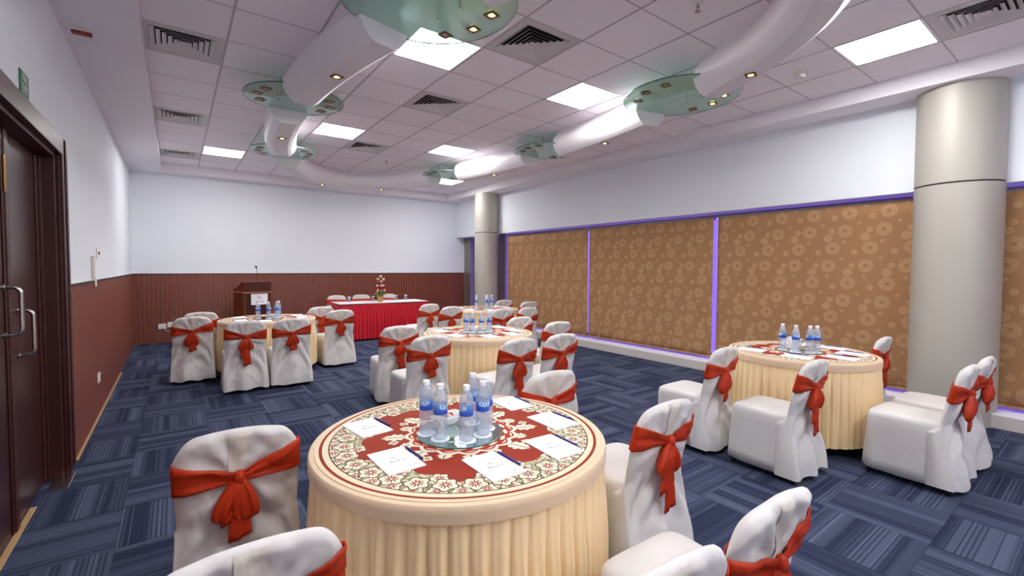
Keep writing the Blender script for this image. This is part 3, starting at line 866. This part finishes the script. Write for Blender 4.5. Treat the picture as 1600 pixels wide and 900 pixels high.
for t, px, py, az, v, lab in (
    ('T1', .205, 2.02, 5, 2, W_+'left of the front table with big bow'),
    ('T1', .235, 1.17, 0, 0, W_+'at the bottom left edge of photo'),
    ('T1', 1.84, 1.27, 2, 1, W_+'right of front table with long hanging tail'),
    ('T1', .85, .585, 4, 0, W_+'bottom centre, only its top showing'),
    ('T1', 1.325, .585, 2, 2, W_+'bottom right in front of the front table'),
    ('T1', 1.83, 2.06, 2, 3, W_+'just behind the right rim of front table'),
    ('T2', 1.93, 4.62, 6, 3, W_+'far left of the middle table'),
    ('T2', 1.89, 3.79, 0, 0, W_+'near left of the middle table'),
    ('T2', 2.45, 3.20, -2, 1, W_+'front of the middle table, left of two'),
    ('T2', 2.96, 3.20, 0, 2, W_+'front right of the middle table with full bow'),
    ('T2', 3.54, 3.95, 2, 3, W_+'right of the middle table, behind another chair'),
    ('T2', 3.56, 4.62, 0, 0, W_+'behind the right rim of the middle table'),
    ('T3', 3.53, 1.89, 0, 2, W_+'left of the table beside the column'),
    ('T3', 3.56, 1.26, 2, 1, W_+'seen from the side before the column table'),
    ('T3', 4.20, .60, 2, 2, W_+'side-on at right, nearer of the overlapping pair'),
    ('T3', 4.72, .60, 2, 0, W_+'at right, farther of the overlapping pair'),
    ('T3', 5.27, 1.32, 0, 3, W_+'between the right table and the column'),
    ('T4', .27, 7.52, 0, 3, W_+'mostly hidden behind leftmost chair at back'),
    ('T4', .22, 6.90, 3, 2, W_+'leftmost of the row at the back table'),
    ('T4', .65, 6.06, -1, 1, W_+'second from left with backs turned at back table'),
    ('T4', 1.13, 6.04, 0, 0, W_+'third from left with backs turned at back table'),
    ('T4', 1.84, 7.55, -6, 3, W_+'partly hidden, right end of back left table'),
    ('T4', 1.83, 6.84, -5, 0, W_+'right end of back left table, fully seen'),
    ('T5', 3.50, 7.10, -8, 3, W_+'leftmost at the far right table'),
    ('T5', 3.60, 6.46, -3, 0, W_+'second from left at the far right table'),
    ('T5', 4.06, 5.80, 0, 2, W_+'front of far table behind the bottles'),
    ('T5', 4.52, 5.74, 0, 1, W_+'front right of the far table'),
    ('T5', 5.30, 6.62, 0, 3, W_+'right of far table beside the blind'),
    ('T5', 5.16, 7.22, 0, 0, W_+'behind far table against the first blind')):
    chair(px, py, az, v, lab, G[t], TC[t])
for px, py, v, lab in ((2.86, 10.42, 0, 'white covered chair behind left end of red head table'), (3.40, 10.40, 3, 'white covered chair behind middle of red head table'), (4.02, 10.37, 2, 'white covered chair behind the flowers at red table')):
    chair(px, py, 180+5, v, lab, G['R'])

# ------------------------------------------------------------------ round tables
TOPZ, TR = .74, .61
tcm = MB().lathe([(TR-.012, .682), (TR+.0015, .682), (TR+.002, .715), (TR+.001, .731), (TR-.004, .738), (TR-.012, TOPZ), (.3, TOPZ)], 96).mesh('top_cloth', True); tcm.materials.append(MATS['band_cream'])
def skirt_mesh(seed):
    N = 58*12; rings = []
    rnd = random.Random(seed); ph = [rnd.uniform(-.9, .9) for _ in range(58)]; am = [rnd.uniform(.6, 1.25) for _ in range(58)]
    for q in range(11):
        t = q/10; z = .688-(.688-.085)*t; ring = []
        for i in range(N):
            a = 2*PI*i/N; k = i/12; b = int(k) % 58; f = k-int(k)
            A = am[b]*(1-f)+am[(b+1) % 58]*f; P = ph[b]*(1-f)+ph[(b+1) % 58]*f
            g = (k+P*t*.22+.04*t*nz(k*.6, t*2, seed)) % 1.0
            w = 2*abs(math.sin(PI*g))**.62-1+.25*math.sin(4*PI*g+P)
            r = TR-.0095+.010*t*.6+(.004+.016*sm(t*2.0))*w*A+.006*t*nz(math.cos(a)*3, math.sin(a)*3, seed)
            ring.append((r*math.cos(a), r*math.sin(a), z+(.004*w if q == 10 else 0)))
        rings.append(ring)
    me = MB().loft(rings, True, False).mesh('skirt', True); me.materials.append(MATS['skirt_cream']); return me
skirts = [skirt_mesh(3), skirt_mesh(8)]
tlm = MB().tube([(0, 0, 0), (0, 0, .70)], .016, 8).mesh('leg'); tlm.materials.append(MATS['leg_metal'])
ovm = MB().lathe([(.588, 0), (.588, .003)], 128).mesh('table_overlay'); ovm.materials.append(MATS['overlay_print'])
padm = MB().box(-.072, .072, -.108, .108, 0, .004).mesh('notepad'); padm.materials.append(MATS['paper'])
pbl = MB()
for a, b, c, d in ((-.066, .066, -.102, -.1008), (-.066, .066, .1008, .102), (-.066, -.0648, -.1008, .1008), (.0648, .066, -.1008, .1008)): pbl.box(a, b, c, d, .0041, .0043)
pblm = pbl.mesh('border_line'); pblm.materials.append(MATS['paper_edge'])
txm = text_mesh('Auris', .030, shear=.2); txm.materials.append(MATS['ink'])
emb = MB()
for k in range(3): emb.lathe([(.0035, 0), (.0035, .0002)], 8, ((k-1)*.009, .004*(k == 1), 0))
emb.box(-.001, .001, -.012, 0, 0, .0002); embm = emb.mesh('emblem'); embm.materials.append(MATS['ink'])
penm = MB().tube([(0, -.07, .0045), (0, .058, .0045), (0, .066, .0045), (0, .072, .0045)], [.0042, .0045, .004, .0015], 10).mesh('pen', True); penm.materials.append(MATS['pen_blue'])
clm = MB().box(-.0012, .0012, .02, .062, .0085, .0105).mesh('clip'); clm.materials.append(MATS['pen_blue'])

prof = [(.026, 0), (.030, .004), (.0305, .016)]
for k in range(5): z = .020+.016*k; prof += [(.0282, z), (.0305, z+.005), (.0305, z+.011)]
prof += [(.0295, .104), (.0295, .150), (.0305, .156), (.0300, .168), (.0255, .186), (.0180, .202), (.0130, .210), (.0125, .214)]
bbm = MB().lathe(prof, 24).mesh('body', True); bbm.materials.append(MATS['bottle_plastic'])
blm = MB().lathe([(.0302, .106), (.0302, .150)], 24, cap=False).mesh('label', True); blm.materials.append(MATS['bottle_label'])
bcm = MB().lathe([(.0135, .209), (.0150, .212), (.0150, .228), (.0135, .231)], 20).mesh('cap'); bcm.materials.append(MATS['bottle_cap'])
csm = MB().lathe([(.040, 0), (.040, .002)], 24).mesh('coaster'); csm.materials.append(MATS['coaster'])
mrm = MB().lathe([(.185, 0), (.185, .005)], 64).mesh('mirror'); mrm.materials.append(MATS['mirror'])
mem = MB().lathe([(.1852, -.0), (.187, .001), (.187, .005), (.1852, .0056)], 64, cap=False).mesh('edge'); mem.materials.append(MATS['mirror_edge'])

PADS = [(-.315, .29, .12), (-.345, -.11, .02), (-.08, -.36, .0), (.215, -.35, -.05), (.415, -.12, .0), (.42, .21, -.05)]
ORD = ['first from left', 'second from left', 'third from left', 'fourth from left', 'fifth from left', 'last on the right']
PADN = ['upper left', 'lower left', 'bottom centre', 'lower right', 'right side', 'upper right']
def round_table(x, y, nm, bottles, seed, label, pads=PADS, mirror=(0., 0.), sc=1.0):
    t = thing('banquet_table', 'round table in cream pleated skirt, '+label, 'table', (x, y, 0), seed*.7, 'round skirted tables')
    t.scale = (sc, sc, 1)
    es = put('top_cloth', tcm, None, t).modifiers.new('split', 'EDGE_SPLIT'); es.split_angle = math.radians(40); put('skirt', skirts[seed % 2], None, t)
    for a in range(4): put('leg', tlm, None, t, (.40*math.cos(a*PI/2+.7), .40*math.sin(a*PI/2+.7), 0))
    ov = put('table_overlay', ovm, None, None, (x, y, TOPZ), seed*.37); ov.scale = (sc, sc, 1)
    tag(ov, 'round red and cream floral overlay on the '+nm, 'tablecloth', 'floral round overlays')
    zt = TOPZ+.0032
    mt = thing('mirror_tray', 'round mirror tray at the centre of the '+nm, 'tray', (x+mirror[0], y+mirror[1], zt), 0, 'mirror trays')
    put('glass', mrm, None, mt); put('edge', mem, None, mt)
    order = sorted(range(len(bottles)), key=lambda q: project(bottles[q][0], bottles[q][1], TOPZ)[0])
    for k, (bx, by) in enumerate(bottles):
        wh = ORD[order.index(k)]
        tag(put('coaster', csm, None, None, (bx, by, zt+.0052)), 'white round coaster under the bottle '+wh+' on the '+nm, 'coaster', 'coasters on the '+nm)
        b = thing('water_bottle', 'blue-labelled clear water bottle, '+wh+' on the '+nm, 'bottle', (bx, by, zt+.0075), k*1.3+seed+2.2, 'water bottles on the '+nm)
        put('body', bbm, None, b); put('label', blm, None, b); put('cap', bcm, None, b)
    for k, (dx, dy, rz) in enumerate(pads):
        q = put('notepad', padm, None, None, (x+dx*sc, y+dy*sc, zt), rz); tag(q, 'white printed notepad at the '+PADN[k]+' of the '+nm, 'notepad', 'notepads on the '+nm)
        put('border_line', pblm, None, q); put('lettering', txm, None, q, (0, -.012, .0042)); put('emblem', embm, None, q, (-.004, .018, .0042))
        o = put('emblem', embm, None, q, (.040, -.078, .0042)); o.scale = (.6, .6, 1)
        pn = put('pen', penm, None, None, (x+dx*sc+.082*math.cos(rz)+.0, y+dy*sc+.02+.082*math.sin(rz), zt), rz+.04)
        tag(pn, 'blue pen beside the notepad at the '+PADN[k]+' of the '+nm, 'pen', 'pens on the '+nm); put('clip', clm, None, pn)
B1 = [(.865, 1.79), (.885, 1.70), (.965, 1.62), (1.055, 1.635), (1.11, 1.69), (1.10, 1.79)]
round_table(1.005, 1.725, 'front table', B1, 0, 'largest in the foreground', mirror=(-.01, .0), sc=1.02)
T2 = (2.745, 4.35); round_table(*T2, 'middle table', [(T2[0]+a, T2[1]+b) for a, b in ((-.125, .06), (-.10, -.03), (.0, -.07), (.09, -.09), (.13, -.03))], 1, 'in the middle of the room')
T3 = (4.46, 1.71); round_table(*T3, 'right table', [(T3[0]+a, T3[1]+b) for a, b in ((-.09, .11), (-.12, -.01), (-.06, -.10), (.0, -.13))], 2, 'beside the near column at right', sc=.943)
T4 = (1.04, 7.18); round_table(*T4, 'back left table', [(T4[0]+a, T4[1]+b) for a, b in ((-.13, -.02), (-.01, -.09), (.10, -.05), (.14, .03))], 3, 'in front of the podium')
T5 = (4.42, 6.82); round_table(*T5, 'far right table', [(T5[0]+a, T5[1]+b) for a, b in ((-.13, .04), (.0, -.08), (.08, .0), (.13, -.06))], 4, 'beside the red head table')

# bowl of sweets on the front table, napkins on the others
def bowl(x, y, z, label):
    t = thing('candy_bowl', label, 'bowl', (x, y, z), 0, 'bowls of sweets')
    put('bowl', MB().lathe([(.024, 0), (.026, .004), (.045, .022), (.056, .045), (.054, .046), (.043, .024), (.02, .010)], 28), 'porcelain', t, smooth=True)
    rnd = random.Random(4)
    for k in range(16):
        a = rnd.uniform(0, 2*PI); r = rnd.uniform(0, .034)
        put('candy', MB().lathe([(.003, -.008), (.009, -.004), (.009, .004), (.003, .008)], 8), 'candy_red' if k % 3 else 'candy_white', t, (r*math.cos(a), r*math.sin(a), .034+.010*rnd.random())).rotation_euler = (rnd.uniform(0, 3), rnd.uniform(0, 3), 0)
bowl(1.005, 1.845, TOPZ+.0085, 'white bowl of red sweets among front table bottles')
bowl(T4[0]+.06, T4[1]+.06, TOPZ+.0085, 'white bowl of sweets on the back left table')
bowl(T2[0]-.03, T2[1]+.05, TOPZ+.0085, 'white bowl of sweets on the middle table')
def fan(x, y, z, rz):
    t = thing('napkin_fan', 'white fan-folded napkin standing behind bottles on right table', 'napkin', (x, y, z), rz)
    for k in range(11):
        a = PI*(k+.0)/10; c, s = math.cos(a), math.sin(a)
        w = .010; put('fold', MB().add([(.008*c-w*0, -.006, .006), (.008*c, .006, .006), (.105*c-.016*s, -.012+.004*(k % 2), .012+.105*s+.016*c*.3), (.105*c+.016*s, .012, .012+.105*s-.016*c*.3)], [(0, 1, 3, 2)]), 'napkin', t, solid=.003)
    put('holder', MB().box(-.03, .03, -.02, .02, 0, .008), 'porcelain', t)
fan(T3[0]+.02, T3[1]+.06, TOPZ+.0085, -1.2)

# ------------------------------------------------------------------ red head table
RT_A = math.radians(-2.5); RTX, RTY = 3.48, 9.38; RL, RD = .91, .36
rt = thing('head_table', 'rectangular head table with pleated crimson skirt and white top', 'table', (RTX, RTY, 0), RT_A)
wt = MB(); vs = []; NXT, NYT = 40, 10
for q in range(NYT+1):
    for p in range(NXT+1):
        x = -RL-.012+(2*RL+.024)*p/NXT; y_ = -RD-.012+(2*RD+.024)*q/NYT
        vs.append((x, y_, .742+.002*nz(x*6, y_*6, 2)))
n = NXT+1
wt.add(vs, [(q*n+p, q*n+p+1, (q+1)*n+p+1, (q+1)*n+p) for q in range(NYT) for p in range(NXT)])
put('top_cloth', wt, 'cloth_white', rt, smooth=True, solid=.004)
put('table_top', MB().box(-RL+.01, RL-.01, -RD+.01, RD-.01, .70, .736), 'podium_wood', rt)
path = []
def edge_pts(a, b, n): return [(a[0]+(b[0]-a[0])*i/n, a[1]+(b[1]-a[1])*i/n) for i in range(n)]
cs = [(-RL, -RD), (RL, -RD), (RL, RD), (-RL, RD)]
for k in range(4): path += [(p, k) for p in edge_pts(cs[k], cs[(k+1) % 4], 300 if k % 2 == 0 else 120)]
nrm = [(0, -1), (1, 0), (0, 1), (-1, 0)]
rings = []; N = len(path)
for q in range(11):
    t = q/10; z = .735-(.735-.03)*t; ring = []
    for i, ((x, y_), k) in enumerate(path):
        w = math.sin(i*2*PI/12+.9*math.sin(i*.13)+t*.6*nz(i*.05, 1, 1)); A = .002 if t < .12 else .004+.024*sm((t-.1)*2)
        d = A*w*(1+.4*nz(i*.11, 2, 0))+.012*t; nx, ny = nrm[k]
        ring.append((x+nx*d, y_+ny*d, z-(.020*abs(math.sin(x*2.4+.6)) if q == 0 and k == 0 else 0)))
    rings.append(ring)
put('skirt', MB().loft(rings, True, False), 'skirt_red', rt, smooth=True)
for sx in (-1, 1):
    for sy in (-1, 1): put('leg', tlm, None, rt, (sx*(RL-.1), sy*(RD-.08), 0))
def at_rt(u, v): m = Matrix.Rotation(RT_A, 2) @ Vector((u, v)); return RTX+m.x, RTY+m.y
for k, (u, v, wh) in enumerate(((-.62, .10, 'leftmost'), (-.12, .14, 'left of the flowers'), (.62, .18, 'rightmost'), (.42, .22, 'right of the flowers'))):
    x, y_ = at_rt(u, v)
    g = thing('water_glass', 'clear glass tumbler with paper lid on red table, '+wh, 'glass', (x, y_, .746), 0, 'tumblers on the head table')
    put('tumbler', MB().lathe([(.025, 0), (.032, .10), (.030, .10), (.023, .006)], 18), 'tumbler_glass', g, smooth=True)
    put('lid', MB().lathe([(.036, .1005), (.036, .108)], 18), 'paper', g)
for u, v, wh in ((-.45, -.12, 'left'), (.28, -.05, 'middle'), (.60, -.08, 'right')):
    x, y_ = at_rt(u, v); q = tag(put('notepad', padm, None, None, (x, y_, .746), RT_A), 'white notepad lying on the red head table, '+wh+' one', 'notepad', 'notepads on the head table')
# flowers
fx, fy = at_rt(-.05, -.14)
fa = thing('flower_arrangement', 'tall tiered white and red flower arrangement on head table', 'flowers', (fx, fy, .746))
put('pot', MB().lathe([(.040, 0), (.046, .01), (.060, .10), (.066, .125), (.060, .125), (.05, .09)], 20), 'gold_pot', fa, smooth=True)
put('stem', MB().tube([(0, 0, .08), (.006, 0, .3), (0, 0, .50)], .005, 6), 'stem_green', fa)
def bloom(loc, r, mat, seed):
    rnd = random.Random(seed); mb = MB()
    for k in range(16):
        a = k*2.4; el = .15+1.25*(k/16); d = Vector((math.cos(a)*math.cos(el), math.sin(a)*math.cos(el), math.sin(el)*.8))
        sd_ = Vector((-math.sin(a), math.cos(a), 0)); c = d*r
        mb.add([d*r*.2, c*.75+sd_*r*.45, c*1.05+Vector((0, 0, .15*r)), c*.75-sd_*r*.45], [(0, 1, 2, 3)])
    mb.lathe([(r*.2, -r*.5), (r*.6, -r*.1), (r*.5, r*.35), (r*.1, r*.5)], 10)
    put('flower', mb, mat, fa, loc)
for k, (x, z, m_) in enumerate(((0, .525, 'petal_white'), (-.045, .47, 'petal_white'), (.042, .47, 'petal_white'), (.012, .42, 'petal_white'), (-.05, .39, 'petal_red'), (.0, .385, 'petal_red'), (.04, .39, 'petal_red'), (-.06, .33, 'petal_white'), (-.005, .335, 'petal_white'), (.055, .33, 'petal_white'), (-.05, .285, 'petal_red'), (.0, .27, 'petal_red'), (.055, .28, 'petal_red'), (.09, .285, 'petal_red'), (-.125, .245, 'petal_red'), (-.075, .235, 'petal_white'), (.085, .235, 'petal_white'), (.125, .235, 'petal_red'), (.02, .22, 'petal_white'))):
    bloom((x, -.03+.045*math.sin(k*2.1), z), .036 if k < 10 else .046, m_, k)
    put('stem', MB().tube([(0, 0, .10), (x*.6, -.01, z*.7), (x, -.03+.045*math.sin(k*2.1), z-.01)], .0025, 5), 'stem_green', fa)
for k in range(22):
    a = k*2.4; L = .17+.08*((k*7) % 5)/5; el = .30+.6*((k*3) % 7)/7
    d = Vector((math.cos(a)*math.cos(el), math.sin(a)*math.cos(el), math.sin(el))); s_ = Vector((-math.sin(a), math.cos(a), 0)); b = Vector((0, 0, .12))
    put('leaf', MB().add([b, b+d*L*.5+s_*.026, b+d*L+Vector((0, 0, -.02)), b+d*L*.5-s_*.026, b+d*L*.5+Vector((0, 0, .006))], [(0, 1, 4), (1, 2, 4), (2, 3, 4), (3, 0, 4)]), 'leaf_lime' if k % 3 == 0 else 'leaf_green', fa)

# ------------------------------------------------------------------ podium
pd = thing('podium', 'dark wooden podium with sloped top before back wall', 'podium', (1.205, 10.195, 0), .25)
PW, PD = .25, .24
def at_pd(u, v, z): m = Matrix.Rotation(.25, 2) @ Vector((u, v)); return 1.205+m.x, 10.195+m.y, z
put('side_panel', MB().box(-PW, -PW+.03, -PD, PD, 0, .955), 'podium_side', pd, bevel=.003)
put('side_panel', MB().box(PW-.03, PW, -PD, PD, 0, .955), 'podium_side', pd, bevel=.003)
put('front_panel', MB().box(-PW+.03, PW-.03, -PD+.02, -PD+.04, 0, .955), 'podium_wood', pd)
for x in (-PW+.03, PW-.10): put('pilaster', MB().box(x, x+.07, -PD-.004, -PD+.02, 0, .955), 'podium_wood', pd, bevel=.004)
put('shelf', MB().box(-PW+.03, PW-.03, -PD+.04, PD-.02, .50, .52), 'podium_wood', pd)
put('ledge', MB().box(-PW-.012, PW+.012, -PD-.014, PD+.012, .955, .985), 'podium_ledge', pd, bevel=.005)
put('front_board', MB().box(-PW, PW, -PD, -PD+.022, .985, 1.175), 'podium_wood', pd, bevel=.003)
sp = [(-PD+.022, .985), (PD, .985), (PD, 1.035)]
for k in range(9): t = k/8; sp.append((PD-.03-t*(.42), 1.04+.13*sm(t)))
sp += [(-PD+.022, 1.175)]
for x in (-PW, PW-.022): put('side_scroll', MB().prism(sp, 'x', x, x+.022), 'podium_side', pd)
put('reading_top', MB().prism([(PD-.02, 1.0), (PD-.02, 1.02), (-PD+.03, 1.13), (-PD+.03, 1.11)], 'x', -PW+.022, PW-.022), 'podium_wood', pd)
put('top_rail', MB().box(-PW, PW, -PD-.004, -PD+.03, 1.175, 1.185), 'podium_ledge', pd)
sg = thing('podium_sign', 'white framed sign with small logo on podium front', 'sign', at_pd(.025, -PD-.012, .84), .25)
put('board', MB().box(-.145, .145, -.006, .006, -.10, .10), 'paper', sg)
for a, b, c, d in ((-.15, .15, .095, .105), (-.15, .15, -.105, -.095), (-.15, -.14, -.095, .095), (.14, .15, -.095, .095)): put('frame', MB().box(a, b, -.011, .006, c, d), 'white_trim', sg)
o = put('lettering', text_mesh('Auris', .070), 'ink', sg, (0, -.0065, -.045)); o.rotation_euler = (PI/2, 0, 0)
o = put('emblem', embm, None, sg, (0, -.0065, .03)); o.rotation_euler = (PI/2, 0, 0); o.scale = (3.2, 3.2, 1)
mc = thing('microphone', 'black gooseneck microphone standing on the podium', 'microphone', at_pd(0., -PD+.012, 1.185), .25)
put('stand', MB().lathe([(.018, 0), (.016, .012)], 14), 'black_plastic', mc)
put('gooseneck', MB().tube([(0, 0, .01), (.002, 0, .10), (0, .004, .2), (-.006, .008, .25)], .004, 8), 'leg_metal', mc, smooth=True)
put('capsule', MB().tube([(-.006, .008, .25), (-.008, .010, .265), (-.014, .016, .29), (-.016, .018, .298)], [.009, .015, .015, .008], 10), 'black_plastic', mc, smooth=True)
